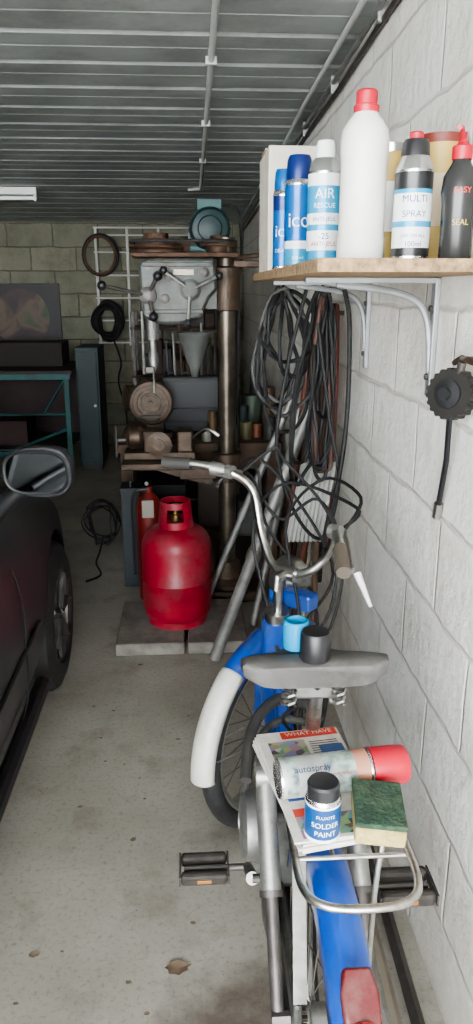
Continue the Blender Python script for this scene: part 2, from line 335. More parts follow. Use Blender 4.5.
# ---------------------------------------------------------------- pillar drill
dp=E('pillar_drill_press',(.17,3.8,0)); Y=3.8
prism('base',[(-.2,3.66,0),(.36,3.66,0),(.36,3.98,0),(-.2,3.98,0)],(0,0,.06),brownm,dp,bevel=.015)
lathe('column_foot',(.176,Y,.06),[(.11,0),(.11,.02),(.075,.05),(.065,.14),(.05,.15)],brownm,dp)
colm=M('worn_column_steel',(.12,.10,.08),.4,.75,.35,10,dirt=(.04,.028,.02),damt=.8,dscale=8)
T('column',[(.176,Y,.05),(.176,Y,1.84)],.045,colm,dp,seg=28)
prism('head',[(-.23,Y-.09,1.47),(-.245,Y-.09,1.72),(-.2,Y-.09,1.745),(.12,Y-.09,1.745),(.13,Y-.09,1.6),(.09,Y-.09,1.56),(.05,Y-.09,1.47),(-.05,Y-.09,1.44),(-.15,Y-.09,1.44)],(0,.18,0),grey_paint,dp,bevel=.015)
box('head_rib',(-.06,Y-.095,1.715),(.33,.02,.02),grey_paint,dp); box('head_rib_low',(-.08,Y-.095,1.50),(.28,.02,.018),grey_paint,dp)
for x,z in ((-.12,1.56),(-.1,1.66),(.07,1.68)): lathe('inspection_cap',(x,Y-.09,z),[(.022,0),(.022,.01),(.01,.014),(0,.014)],steel,dp,axis=(0,-1,0),seg=20)
lathe('column_clamp',(.176,Y,1.5),[(.045,0),(.07,.005),(.07,.2),(.045,.21)],brownm,dp)
box('clamp_web',(.12,Y,1.6),(.1,.1,.18),grey_paint,dp)
box('name_plate',(-.03,Y-.093,1.68),(.1,.004,.03),M('brass_plate',(.2,.19,.15),.4,.5),dp)
for x in (-.2,.09): T('bolt',[(x,Y-.095,1.7),(x,Y-.085,1.7)],.012,steel,dp)
lathe('quill',(-.19,Y,1.1),[(0,0),(.006,0),(.006,.1),(.012,.11),(.024,.12),(.028,.17),(.024,.2),(.018,.21),(.018,.26),(.033,.265),(.033,.36)],[alu],dp,seg=20)
for k in range(14): lathe('rack_tooth',(-.19,Y-.03,1.37+.007*k),[(0,0),(.008,0),(.008,.004),(0,.004)],steel,dp,seg=8)
T('depth_rod',[(-.235,Y-.05,1.2),(-.235,Y-.05,1.5)],.008,chrome,dp)
box('depth_stop',(-.215,Y-.03,1.22),(.06,.04,.03),steel,dp)
lathe('pinion_boss',(0,Y-.09,1.6),[(.05,0),(.05,.03),(.035,.035),(.035,.07),(.0,.075)],grey_paint,dp,axis=(0,-1,0))
def ball(q,r,m,par):
    bm=bmesh.new(); bmesh.ops.create_uvsphere(bm,u_segments=16,v_segments=10,radius=r); bm.transform(Matrix.Translation(q)); fin(bm,'ball',m,par)
for a in (25,145,265):
    d=V((math.cos(math.radians(a)),-.15,math.sin(math.radians(a))))
    p=V((0,Y-.15,1.6)); q=p+d*.15; T('spoke',[p,q],.008,chrome,dp); ball(q,.018,black,dp)
lathe('feed_boss',(-.2,Y-.09,1.575),[(.04,0),(.04,.05),(.025,.055),(.0,.06)],steel,dp,axis=(0,-1,0))
for a in (168,60,-75):
    d=V((math.cos(math.radians(a)),-.3,math.sin(math.radians(a)))); p=V((-.2,Y-.13,1.575)); L_=.21 if a==168 else .1; q=p+d*L_
    T('lever',[p,q],.009,steel,dp); ball(q,.022,black,dp)
box('top_plate',(-.02,Y,1.757),(.5,.24,.02),iron,dp)
lathe('front_pulley',(-.16,Y,1.768),[(0,0),(.13,0),(.13,.012),(.12,.018),(.13,.024),(.13,.03),(.1,.032),(.1,.045),(.09,.05),(.1,.056),(.1,.062),(.06,.064),(.06,.09),(0,.09)],iron,dp)
lathe('rear_pulley',(.14,Y,1.768),[(0,0),(.06,0),(.06,.03),(.09,.032),(.09,.06),(.04,.062),(.04,.08),(0,.08)],iron,dp)
T('belt',[(-.16,Y-.11,1.82),(-.26,Y-.06,1.82),(-.28,Y,1.82),(-.26,Y+.06,1.82),(-.16,Y+.11,1.82),(.14,Y+.09,1.82),(.2,Y+.06,1.82),(.22,Y,1.82),(.2,Y-.06,1.82),(.14,Y-.09,1.82)],.008,rubber,dp,closed=True,sm=3)
box('belt_guard',(-.02,Y+.1,1.8),(.5,.02,.07),iron,dp)
box('rear_arm',(.27,Y,1.72),(.17,.05,.03),brownm,dp); T('arm_rod',[(.2,Y,1.745),(.36,Y,1.765)],.012,brownm,dp)
lathe('motor',(.1,4.12,1.885),[(0,0),(.04,0),(.085,.015),(.1,.03),(.1,.26),(.085,.28),(.06,.285),(.055,.275),(.03,.28),(0,.28)],dteal,dp,axis=(0,-1,0))
for k in range(16):
    a=k*math.pi/8; T('fin',[(.1+.1*math.cos(a),4.07,1.885+.1*math.sin(a)),(.1+.1*math.cos(a),3.87,1.885+.1*math.sin(a))],.005,teal,dp,seg=5)
box('terminal_box',(.1,3.98,2.0),(.12,.14,.05),teal,dp); box('motor_foot',(.1,3.98,1.795),(.2,.2,.03),teal,dp,bevel=.005)
T('motor_lead',[(.16,3.98,2.0),(.24,3.98,1.98),(.26,3.95,1.8),(.24,3.87,1.6),(.23,3.87,1.2),(.24,3.88,.8)],.007,cable_m,dp,sm=5)
box('motor_mount',(.15,3.93,1.772),(.16,.22,.015),iron,dp)
lathe('table_collar',(.176,Y,.64),[(.045,0),(.075,.003),(.075,.15),(.045,.153)],brownm,dp)
box('table_arm',(.04,Y,.7),(.22,.09,.08),brownm,dp)
prism('table',[(-.36,Y-.16,.735),(.0,Y-.16,.735),(.03,Y-.1,.735),(.03,Y+.1,.735),(.0,Y+.16,.735),(-.36,Y+.16,.735)],(0,0,.035),brownm,dp,bevel=.006)
prism('table_web',[(-.3,Y-.01,.735),(.1,Y-.01,.735),(.1,Y-.01,.62),(.0,Y-.01,.64)],(0,.03,0),brownm,dp)
T('table_crank',[(.18,Y-.07,.72),(.18,Y-.14,.72),(.12,Y-.15,.66),(.12,Y-.2,.66)],.009,steel,dp)
mv=E('machine_vice',(-.18,3.8,.77))
box('bed',(-.17,Y,.79),(.36,.15,.035),brownm,mv); box('fixed_jaw',(-.04,Y,.86),(.08,.15,.11),brownm,mv,bevel=.01); box('moving_jaw',(-.2,Y,.86),(.10,.14,.11),brownm,mv,bevel=.01)
lathe('vice_body_end',(-.25,Y,.875),[(0,0),(.045,0),(.06,.02),(.06,.07),(.035,.09),(0,.09)],brownm,mv,axis=(-1,0,0))
T('screw',[(-.3,Y,.86),(-.4,Y,.86)],.012,steel,mv); T('tommy_bar',[(-.39,Y-.02,.775),(-.39,Y-.02,.94)],.007,steel,mv)
lathe('swivel_base',(-.17,Y-.08,.855),[(0,0),(.06,0),(.065,.008),(.065,.03),(.03,.035),(.03,.045),(.0,.045)],brownm,mv,axis=(0,-1,0))
T('clamp_handle',[(0,Y-.06,.88),(.07,Y-.1,.93),(.13,Y-.12,.9)],.009,chrome,mv,sm=4)
# ---------------------------------------------------------------- slab, gas bottle, extinguisher
sl=E('concrete_paving_slabs',(-.06,3.33,0))
slm=M('slab_concrete',(.19,.175,.155),.85,0,.3,12,bump=.5,dirt=(.07,.06,.05),damt=.6,dscale=8)
for i,(x,w) in enumerate(((-.21,.32),(.10,.28))): box('paver_%d'%i,(x,3.34,.03),(w-.006,.5,.06),slm,sl,bevel=.008)
gb=E('red_gas_bottle',(-.087,3.36,.06))
lathe('body',(-.087,3.36,.061),[(0,.03),(.135,.03),(.135,0),(.142,0),(.142,.03),(.155,.045),(.165,.075),(.165,.215),(.168,.22),(.165,.225),(.165,.38),(.160,.41),(.145,.44),(.115,.465),(.07,.48),(.04,.485),(.04,.50),(0,.50)],red,gb,seg=48)
bm=bmesh.new(); seg=36; rin=.085
for k in range(seg):
    a0=2*math.pi*k/seg;a1=2*math.pi*(k+1)/seg
    z0=.535; z1=.66
    cut = (k%18) in (6,7,8,9,10,11)
    zz=[(z0,.57),(.63,z1)] if cut else [(z0,z1)]
    for (za,zb) in zz:
        vs=[]
        for r in (rin,rin-.006):
            for a in (a0,a1):
                for z in (za,zb):
                    rr=r*(1-.12*(z-z0)/.1); vs.append(bm.verts.new((-.087+rr*math.cos(a),3.36+rr*math.sin(a),z)))
        bmesh.ops.convex_hull(bm,input=vs)
fin(bm,'handle_shroud',red,gb)
lathe('valve',(-.087,3.36,.55),[(.02,0),(.02,.04),(.012,.045),(.012,.07),(.02,.072),(.02,.09),(0,.09)],M('brass',(.3,.2,.08),.4,.9),gb,seg=16)
fe=E('fire_extinguisher',(-.23,3.62,0)); fx=-.228
lathe('body',(fx,3.62,.061),[(0,0),(.055,0),(.06,.01),(.06,.5),(.05,.54),(.03,.56),(.02,.57),(.02,.6),(0,.6)],M('faded_red',(.15,.01,.008),.5,0,.3),fe)
box('label',(fx,3.557,.56),(.06,.006,.09),M('extinguisher_label',(.2,.19,.16),.5),fe); T('lever',[(fx,3.62,.67),(fx,3.52,.7)],.01,black,fe); T('hose',[(fx,3.6,.65),(fx-.07,3.6,.62),(fx-.075,3.6,.4),(fx-.075,3.6,.2)],.01,black,fe,sm=5)
tp=E('dark_toolbox',(-.35,3.95,0)); tbm=M('dark_blue_steel',(.009,.017,.023),.5,0,.3); box('body',(-.345,4.0,.27),(.1,.14,.54),tbm,tp); box('lid',(-.345,4.0,.555),(.11,.15,.03),tbm,tp); T('handle',[(-.345,3.96,.57),(-.345,3.96,.60),(-.345,4.04,.60),(-.345,4.04,.57)],.006,black,tp)
c1=coil('tangled_flex',(-.6,4.7,.14),.1,.12,.05,5,.006,cable_m,9)
T('trail',[(-.6,4.7,.05),(-.6,4.5,.012),(-.6,4.3,.008),(-.55,4.1,.008),(-.62,4.0,.008)],.006,cable_m,c1,sm=5)
# ---------------------------------------------------------------- leaning pipes
cop=M('copper_brown_tube',(.13,.045,.03),.5,.3,.2)
for i,(p,q,r,m) in enumerate((((.08,3.0,.025),(.515,2.95,1.28),.026,galv),((.28,3.35,.02),(.525,3.45,1.20),.017,galv),((.05,3.625,.02),(.52,3.62,1.18),.018,galv),((.42,3.22,.02),(.53,3.15,1.5),.014,iron),((.36,3.1,.02),(.525,3.3,1.42),.017,cop),((.4,3.5,.02),(.53,3.54,1.3),.015,iron),((.47,3.02,.02),(.535,3.05,1.35),.012,M('pale_rod',(.35,.33,.28),.6)),((.31,2.98,.02),(.50,2.90,1.30),.013,brownm),((.38,2.86,.02),(.52,2.88,1.15),.014,cop))):
    e=E('leaning_pipe',p); T('tube',[p,q],r,m,e,seg=16)
    d=(V(q)-V(p)).normalized(); T('collar',[V(p)+d*.5,V(p)+d*.55],r*1.25,m,e,seg=16)
ct=E('corrugated_offcut_sheet',(.45,2.6,0))
bm=bmesh.new(); A=[];B=[]
for k in range(33):
    f=k/32; x=.33+.13*f; dy=.012*math.sin(f*math.pi*16)
    A.append(bm.verts.new((x,2.56+dy,.72))); B.append(bm.verts.new((x+.06,2.62+dy,1.0)))
for k in range(32): bm.faces.new((A[k],A[k+1],B[k+1],B[k]))
o=fin(bm,'sheet',M('pale_corrugated',(.42,.42,.4),.5),ct); md=o.modifiers.new('s','SOLIDIFY'); md.thickness=.004
T('prop',[(.45,2.60,.0),(.45,2.60,.8)],.012,woodm,ct)
# ---------------------------------------------------------------- shelf
sh=E('chipboard_wall_shelf',(.38,1.9,1.63))
chip=M('chipboard',(.30,.20,.11),.8,0,.5,70,bump=.6,bscale=90,dirt=(.12,.08,.05),damt=.6,dscale=14)
prism('board',[(.20,1.22,1.627),(.55,1.22,1.627),(.55,2.55,1.627),(.25,2.55,1.627),(.20,2.48,1.627)],(0,0,.021),chip,sh,bevel=.001)
brk=M('bracket_grey_steel',(.27,.28,.29),.5,.4,.15,20)
for y in (1.69,2.34):
    box('bracket_arm',(.40,y,1.620),(.30,.022,.012),brk,sh,bevel=.002)
    box('bracket_upright',(.543,y,1.495),(.013,.03,.26),brk,sh,bevel=.003)
    T('bracket_gusset',[(.54,y,1.42),(.525,y,1.54),(.47,y,1.59),(.32,y,1.612)],.008,brk,sh,sm=5,seg=8)
    for z in (1.41,1.56): T('screw',[(.53,y,z),(.549,y,z)],.007,steel,sh)
ZS=1.6485
xd=V((1,-.15,0)).normalized(); UP=(0,0,1)
navy=M('can_navy',(.008,.025,.14),.3,.2); bluec=M('can_blue',(.004,.11,.36),.3,.2); skyc=M('can_sky',(.02,.28,.50),.3,.1); whc=M('can_white',(.75,.77,.77),.3); blk=M('can_black',(.02,.02,.022),.3); silv=M('can_metal',(.6,.6,.6),.25,.9); yel=M('tin_yellow',(.50,.35,.09),.45); dkred=M('dark_red_print',(.35,.03,.03),.4)
def aerosol(name,x,y,r,h,bands,cap,capr=.8,txt=(),z=ZS):
    e=E(name,(x,y,z)); hb=h*.76
    prof=[(0,0,0),(r*.92,0,0),(r,.003,0),(r,.008,0)]; mats=[silv]
    for i,(f,m) in enumerate(bands):
        mats.append(m); prof.append((r,.008+(hb-.016)*f,i+1))
    prof+=[(r*1.03,hb-.004,0),(r*.97,hb,0),(r*.75,hb+.018,0),(r*.5,hb+.025,0),(0,hb+.026,0)]
    lathe('can',(x,y,z),prof,mats,e,seg=40)
    cr_=r*capr
    lathe('cap',(x,y,z+hb-.002),[(cr_,0),(cr_,h*.1),(cr_*.93,h*.2),(cr_*.8,h*.235),(0,h*.24)],cap,e,seg=32)
    for (s,sz,fz,m) in txt: text('print',s,sz,(x,y,z+hb*fz),xd,UP,m,e,wrap=r)
    return e
aerosol('deicer_aerosol_can',.238,2.0,.027,.24,[(.25,bluec),(.8,bluec),(1,navy)],bluec,.9,[('ice',.04,.5,whc),('DE-ICER',.012,.25,whc)])
aerosol('deicer_aerosol_can',.252,1.83,.032,.245,[(.2,skyc),(.3,whc),(.8,bluec),(1,bluec)],navy,.92,[('ice',.045,.55,whc),('DE-ICER',.014,.28,whc),('500 ml',.01,.12,whc)])
aerosol('antifreeze_aerosol_can',.272,1.6,.034,.235,[(.12,skyc),(.35,whc),(.42,skyc),(.55,whc),(.86,skyc),(1,whc)],whc,.6,[('AIR',.026,.74,whc),('RESCUE',.013,.62,whc),('ANTI-JEUL',.011,.48,bluec),('ANTI-JEUL',.012,.22,dkred),('-25',.016,.3,navy)])
wbm=M('white_bottle_plastic',(.74,.73,.70),.4,0,.05,20)
e=E('white_plastic_bottle',(.312,1.43,ZS))
lathe('bottle',(.312,1.43,ZS),[(0,0),(.039,0),(.043,.006),(.043,.04),(.041,.045),(.041,.175),(.043,.18),(.043,.20),(.040,.22),(.030,.236),(.023,.243),(.02,.25)],wbm,e,seg=40)
lathe('cap',(.312,1.43,ZS+.246),[(.021,0),(.022,.002),(.022,.012),(.0185,.014),(.0185,.034),(.016,.037),(0,.037)],redp,e,seg=28)
lub=aerosol('lubricant_aerosol_can',.390,1.38,.033,.2,[(.1,blk),(.35,whc),(.42,skyc),(.75,whc),(.8,skyc),(1,blk)],blk,.75,[('MULTI',.016,.66,navy),('SPRAY',.015,.5,navy),('100ml',.012,.18,navy),('USE ON ALL',.008,.27,navy)])
lathe('nozzle',(.390,1.38,ZS+.195),[(.012,0),(.012,.012),(.01,.014),(0,.014)],redp,lub,seg=20)
bx_=.458; e=E('sealant_pump_bottle',(bx_,1.34,ZS))
lathe('bottle',(bx_,1.34,ZS),[(0,0),(.026,0),(.028,.005),(.028,.09),(.031,.11),(.028,.135),(.016,.155),(.014,.165)],M('dark_bottle',(.03,.03,.03),.25),e)
lathe('collar',(bx_,1.34,ZS+.16),[(.017,0),(.017,.02),(.01,.024),(.006,.03),(.006,.042),(0,.042)],redp,e,seg=20)
text('print','EASY',.013,(bx_,1.34,ZS+.11),xd,UP,M('print_red',(.6,.05,.03),.5),e,wrap=.031); text('print','SEAL',.013,(bx_,1.34,ZS+.06),xd,UP,yel,e,wrap=.029)
T('spout',[(bx_,1.34,ZS+.19),(bx_-.01,1.32,ZS+.205),(bx_-.025,1.29,ZS+.20)],.004,redp,e)
e=E('amber_oil_bottle',(.515,1.43,ZS)); lathe('bottle',(.513,1.44,ZS),[(0,0),(.026,0),(.028,.005),(.028,.09),(.025,.12),(.012,.14),(.012,.16)],M('amber_plastic',(.5,.42,.25),.35),e); lathe('cap',(.513,1.44,ZS+.155),[(.014,0),(.014,.025),(0,.026)],whc,e)
def tin(name,x,y,r,h,m1,m2,lid):
    e=E(name,(x,y,ZS)); lathe('tin',(x,y,ZS),[(0,0,0),(r,0,0),(r*1.02,.003,0),(r,.006,0),(r,h*.3,1),(r,h*.7,2),(r,h*.93,1),(r*1.02,h*.94,3),(r*1.02,h,3),(r*.85,h,3),(r*.85,h-.004,3),(0,h-.004,3)],[silv,m1,m2,lid],e); return e
tin('yellow_paint_tin',.465,1.85,.034,.27,yel,whc,silv)
tin('brass_lidded_tin',.498,1.58,.045,.24,yel,M('cream_label',(.6,.5,.35),.5),M('red_brown_lid',(.18,.03,.02),.5))
tin('spare_lacquer_tin',.37,1.75,.03,.17,whc,dkred,silv)
bx=E('cardboard_box',(.3,2.3,ZS)); box('carton',(.30,2.3,ZS+.16),(.17,.27,.32),M('white_card',(.62,.58,.5),.8,0,.12,12),bx); box('flap',(.30,2.3,ZS+.323),(.175,.12,.006),M('card_tape',(.45,.33,.2),.6),bx)
text('print','FRAGILE',.03,(.30,2.164,ZS+.2),(1,0,0),UP,M('print_brown',(.2,.08,.04),.6),bx)
# ---------------------------------------------------------------- cable bundles under shelf
cb=E('hanging_cable_bundle',(.3,2.5,1.6))
T('hook',[(.3,2.5,1.626),(.3,2.5,1.6),(.3,2.46,1.585),(.3,2.44,1.60)],.005,steel,cb,sm=4)
T('hook_b',[(.42,2.45,1.626),(.42,2.45,1.6),(.42,2.41,1.585),(.42,2.40,1.60)],.005,steel,cb,sm=4)
random.seed(11)
def loop(cx,cy,w,h,tilt,r,m,nm):
    pts=[]
    for k in range(14):
        a=math.pi/2+2*math.pi*k/14
        ww=w*(.35+.65*(1-(math.sin(a)+1)/2)**.5) 
        x=cx+ww*math.cos(a)+tilt*(1-math.sin(a))*.5*h; z=1.60-h/2+h/2*math.sin(a)
        pts.append((min(x,.53)+random.uniform(-.01,.01),cy+random.uniform(-.03,.03)+.02*math.cos(a),z+random.uniform(-.008,.008)))
    T(nm,pts,r,m,cb,seg=7,closed=True,sm=4)
brn=M('brown_flex',(.07,.035,.025),.7); gry=M('grey_flex',(.05,.05,.048),.7)
for i in range(8): loop(.30+random.uniform(-.02,.02),2.46,random.uniform(.05,.12),random.uniform(.22,.48),random.uniform(-.1,.2),.0065,random.choice([cable_m,cable_m,cable_m,gry]),'loop')
for i in range(7): loop(.43+random.uniform(-.03,.02),2.44,random.uniform(.03,.07),random.uniform(.35,.65),random.uniform(-.1,.05),.0065,random.choice([cable_m,cable_m,brn]),'loop_b')
T('long_tail',[(.46,2.3,1.6),(.475,2.28,1.5),(.48,2.28,1.25),(.465,2.28,1.05),(.43,2.25,.9),(.40,2.2,.8)],.007,cable_m,cb,sm=6)
T('drooping_flex',[(.36,2.4,1.6),(.30,2.38,1.35),(.27,2.35,1.1),(.33,2.3,.9),(.42,2.3,.82),(.47,2.32,1.0),(.44,2.36,1.2),(.40,2.4,1.5)],.006,cable_m,cb,sm=6)
hb=E('hanging_rubber_hoses',(.48,2.74,1.5))
T('peg',[(.549,2.74,1.52),(.44,2.74,1.53)],.008,steel,hb)
for i in range(5):
    x=.47+.012*i; h=.75+.1*(i%3)
    T('hose_%d'%i,[(x,2.70,1.50),(x,2.68,1.2),(x-.01,2.68,1.52-h),(x,2.74,1.48-h),(x+.005,2.80,1.52-h),(x,2.79,1.2),(x,2.77,1.50),(x,2.74,1.545)],.009,[brn,iron,cable_m,brn,M('maroon_hose',(.14,.04,.035),.6)][i],hb,closed=True,sm=5,seg=8)
# ---------------------------------------------------------------- tool hanging on the wall
ht=E('hanging_ratchet_tool',(.52,1.42,1.4))
T('nail',[(.55,1.4,1.475),(.50,1.39,1.478)],.004,steel,ht)
T('hanger_bar',[(.515,1.34,1.472),(.515,1.42,1.475),(.52,1.47,1.462)],.006,iron,ht)
ax=V((-.75,-.6,.1)).normalized(); bm=bmesh.new(); mt=axisM((.515,1.43,1.405),ax)
n=80; r0=.05; ra=[];rb=[]
for k in range(n):
    r=r0 if (k//2)%2 else r0*.93
    a=2*math.pi*k/n; ra.append(bm.verts.new((r*math.cos(a),r*math.sin(a),-.0))); rb.append(bm.verts.new((r*math.cos(a),r*math.sin(a),.03)))
bm.faces.new(ra); bm.faces.new(rb)
for k in range(n): bm.faces.new((ra[k],ra[(k+1)%n],rb[(k+1)%n],rb[k]))
bm.transform(mt); fin(bm,'knurled_wheel',M('oily_black_steel',(.03,.028,.026),.5,.5),ht,smooth=False)
lathe('hub',V((.515,1.43,1.405))+ax*.028,[(.028,0),(.028,.008),(.012,.01),(.012,.02),(0,.02)],black,ht,axis=ax,seg=24)
T('yoke',[(.51,1.40,1.47),(.51,1.41,1.44)],.008,steel,ht)
T('bar',[(.515,1.46,1.375),(.53,1.50,1.26),(.535,1.54,1.15)],.0095,black,ht,flat=.6)
T('socket_end',[(.535,1.54,1.152),(.535,1.55,1.118)],.010,chrome,ht)
# ---------------------------------------------------------------- floor bits
fs=E('steel_angle_offcuts',(.47,1.2,0))
T('length_a',[(.47,.75,.02),(.50,1.9,.02)],.016,steel,fs,seg=4); T('length_b',[(.42,.7,.018),(.45,1.7,.018)],.012,M('dusty_wood',(.22,.19,.15),.8),fs,seg=4)
lm=M('dead_leaf',(.15,.105,.07),.8)
random.seed(21)
bits=[(-.06,1.44,.028,.4),(-.33,1.28,.022,1.9),(-.42,1.5,.012,.3),(-.2,1.9,.008,1),(-.25,3.0,.012,2)]+[(random.uniform(-.45,.1),random.uniform(1.2,3.0),random.uniform(.003,.008),random.uniform(0,6)) for _ in range(22)]
lit=E('floor_litter_leaves',(0,1.5,0))
for (x,y,s,a) in bits:
    bm=bmesh.new(); vs=[]
    for k in range(14):
        t=2*math.pi*k/14; rr=s*(1+.12*(-1)**k)*(1 if k else 1.3); vs.append(bm.verts.new((x+rr*math.cos(t+a),y+.7*rr*math.sin(t+a),.003+.15*s*abs(math.sin(t*1.5)))))
    cv=bm.verts.new((x,y,.002))
    for k in range(14): bm.faces.new((cv,vs[k],vs[(k+1)%14]))
    fin(bm,'leaf',lm,lit)
# ---------------------------------------------------------------- moped
BX=.225; bk=E('blue_pedal_moped',(BX,1.5,0)); ZA=.315
def wheel(pre,c,h,R=.315):
    c=V(c); h=V(h).normalized(); axl=h.cross(V((0,0,1))).normalized(); UPV=V((0,0,1))
    N_=48; circ=lambda rr,off=0:[c+rr*(math.cos(2*math.pi*k/N_)*h+math.sin(2*math.pi*k/N_)*UPV)+axl*off for k in range(N_)]
    T(pre+'_tyre',circ(R-.028),.028,tyre,bk,closed=True,seg=12)
    T(pre+'_rim',circ(R-.055),.016,alu,bk,closed=True,seg=8)
    T(pre+'_hub',[c-axl*.045,c-axl*.035,c-axl*.03,c+axl*.03,c+axl*.035,c+axl*.045],[.05,.05,.04,.04,.05,.05],alu,bk,seg=20)
    T(pre+'_axle',[c-axl*.075,c+axl*.075],.006,steel,bk)
    bm=bmesh.new()
    for k in range(28):
        a=2*math.pi*k/28; s=1 if k%2 else -1; b_=a+.35*(1 if (k//2)%2 else -1)
        add_tube(bm,[c+axl*.034*s+.045*(math.cos(b_)*h+math.sin(b_)*UPV),c+(R-.06)*(math.cos(a)*h+math.sin(a)*UPV)],.0014,5)
    fin(bm,pre+'_spokes',steel,bk)
def guard(name,c,h,R,w,a0,a1,mat,lip=.03):
    c=V(c); h=V(h).normalized(); axl=h.cross(V((0,0,1))).normalized()
    bm=bmesh.new(); rows=[]
    for i in range(41):
        a=math.radians(a0+(a1-a0)*i/40); rd=math.cos(a)*h+math.sin(a)*V((0,0,1)); row=[]
        for j in range(9):
            s=-1+2*j/8; row.append(bm.verts.new(c+rd*(R-lip*s*s)+axl*(w/2*math.sin(s*1.45)/math.sin(1.45))))
        rows.append(row)
    for i in range(40):
        for j in range(8): bm.faces.new((rows[i][j],rows[i][j+1],rows[i+1][j+1],rows[i+1][j]))
    o=fin(bm,name,mat,bk,ang=60); md=o.modifiers.new('s','SOLIDIFY'); md.thickness=.002
rc=(BX,1.02,ZA); fc=(BX,2.0,ZA); H=V((.667,.745,0)).normalized(); F=V((0,1,0))
wheel('rear',rc,F); wheel('front',fc,H)
cream=M('cream_mudguard',(.55,.54,.49),.4,0,.12,12,dirt=(.24,.21,.17),damt=.7)
guard('rear_mudguard',rc,F,.345,.078,20,170,blue,.045)
guard('front_mudguard_upper',fc,H,.348,.075,45,132,blue,.045)
guard('front_mudguard_flap',fc,H,.350,.078,126,182,cream,.035)
for s in (-1,1):
    ax_=H.cross(V((0,0,1)))
    T('front_guard_stay',[V(fc)+ax_*.05*s,V(fc)+H*-.30+V((0,0,.05))+ax_*.036*s],.0025,chrome,bk)
    T('rear_guard_stay',[(BX+.05*s,1.02,ZA),(BX+.04*s,.72,ZA+.12)],.0025,chrome,bk)
prism('rear_lamp_body',[(BX-.022,.845,.636),(BX+.022,.845,.636),(BX+.028,.815,.620),(BX+.026,.78,.59),(BX-.026,.78,.59),(BX-.028,.815,.620)],(0,-.006,.022),M('red_lamp_body',(.09,.004,.006),.5,coat=.1,dirt=(.14,.08,.07),damt=.6,dscale=20),bk,bevel=.006)
lathe('rear_lamp_lens',(BX,.785,.600),[(.024,0),(.023,.012),(.014,.018),(0,.02)],M('lamp_lens',(.2,.01,.01),.2),bk,axis=(0,-1,-.25))
T('main_tube',[(BX-.02,1.86,.62),(BX-.01,1.8,.54),(BX,1.62,.42),(BX,1.42,.36)],.042,blue,bk,seg=20,sm=5)
T('head_tube',[(BX-.012,1.86,.54),(BX-.012,1.815,.76)],.036,blue,bk,seg=20)
T('headset_top',[(BX-.01,1.818,.755),(BX-.01,1.813,.785)],.034,chrome,bk,seg=20)
prism('frame_gusset',[(BX-.02,1.83,.70),(BX-.02,1.72,.55),(BX-.02,1.6,.46),(BX-.02,1.7,.44),(BX-.02,1.83,.55)],(.035,0,0),blue,bk,bevel=.008)
T('seat_tube',[(BX,1.40,.30),(BX,1.30,.66)],.022,blue,bk,seg=18)
T('seat_clamp',[(BX,1.302,.65),(BX,1.296,.675)],.027,chrome,bk,seg=18)
T('seat_post',[(BX,1.30,.66),(BX,1.24,.90)],.0145,chrome,bk,seg=18)
T('bottom_bracket',[(BX-.038,1.40,.30),(BX+.038,1.40,.30)],.023,chrome,bk,seg=18)
greyf=M('grey_dirty_enamel',(.08,.08,.075),.5,.3,.35,20)
for s in (-1,1):
    T('swing_arm',[(BX+.035*s,1.38,.33),(BX+.055*s,1.2,.315),(BX+.065*s,1.02,ZA)],.014,greyf,bk,sm=4)
    sx=BX+.088*s; p0=V((sx,1.31,.635)); p1=V((sx,1.04,.335)); d=(p1-p0)
    T('shock_top_eye',[p0+V((-.02*s,0,.008)),p0+V((.02*s,0,.008))],.024,alu,bk,seg=18)
    T('shock_cover',[p0,p0+d*.52],.0205,alu,bk,seg=20); T('shock_ring',[p0+d*.51,p0+d*.54],.023,steel,bk,seg=20)
    T('shock_lower',[p0+d*.54,p1],.013,steel,bk,seg=14)
    T('shock_bottom_nut',[(BX+.066*s,1.03,.33),(BX+.100*s,1.03,.33)],.012,steel,bk,seg=6)
T('rear_frame_loop',[(BX-.06,1.33,.60),(BX-.05,1.44,.58),(BX,1.49,.56),(BX+.05,1.44,.58),(BX+.06,1.33,.60)],.014,greyf,bk,sm=5)
T('frame_bow',[(BX-.12,1.42,.55),(BX-.10,1.53,.60),(BX-.05,1.6,.63),(BX+.02,1.63,.63),(BX+.08,1.6,.58)],.014,rubber,bk,sm=5)
T('frame_bow_b',[(BX-.12,1.46,.48),(BX-.09,1.56,.54),(BX-.02,1.64,.56),(BX+.06,1.64,.55)],.010,greyf,bk,sm=5)
lathe('magneto_cover',(BX-.085,1.42,.43),[(0,0),(.072,0),(.074,.005),(.074,.035),(.062,.045),(.03,.05),(.03,.046),(0,.046)],alu,bk,axis=(-1,0,0),seg=40)
engm=M('engine_casting',(.13,.13,.12),.5,.6,.3,20,dirt=(.03,.025,.02),damt=.8,dscale=14)
prism('crankcase',[(BX-.085,1.30,.36),(BX-.085,1.50,.30),(BX-.085,1.56,.42),(BX-.085,1.49,.51),(BX-.085,1.34,.52)],(.155,0,0),engm,bk,bevel=.014)
lathe('clutch_housing',(BX-.07,1.24,.37),[(.0,0),(.06,0),(.062,.005),(.06,.02),(.02,.028),(0,.028)],engm,bk,axis=(-1,0,0),seg=32)
for k in range(8): T('cylinder_fin',[(BX-.01,1.54+.014*k,.44+.004*k),(BX-.01,1.546+.014*k,.442+.004*k)],.055,alu,bk,seg=20)
T('exhaust',[(BX+.0,1.6,.40),(BX+.06,1.58,.30),(BX+.10,1.45,.22),(BX+.11,1.2,.22),(BX+.115,.9,.24),(BX+.115,.75,.25)],[.014,.014,.014,.02,.028,.022],chrome,bk,sm=6,seg=16)
T('carburettor',[(BX+.04,1.47,.5),(BX+.04,1.47,.57)],.022,alu,bk,seg=14)
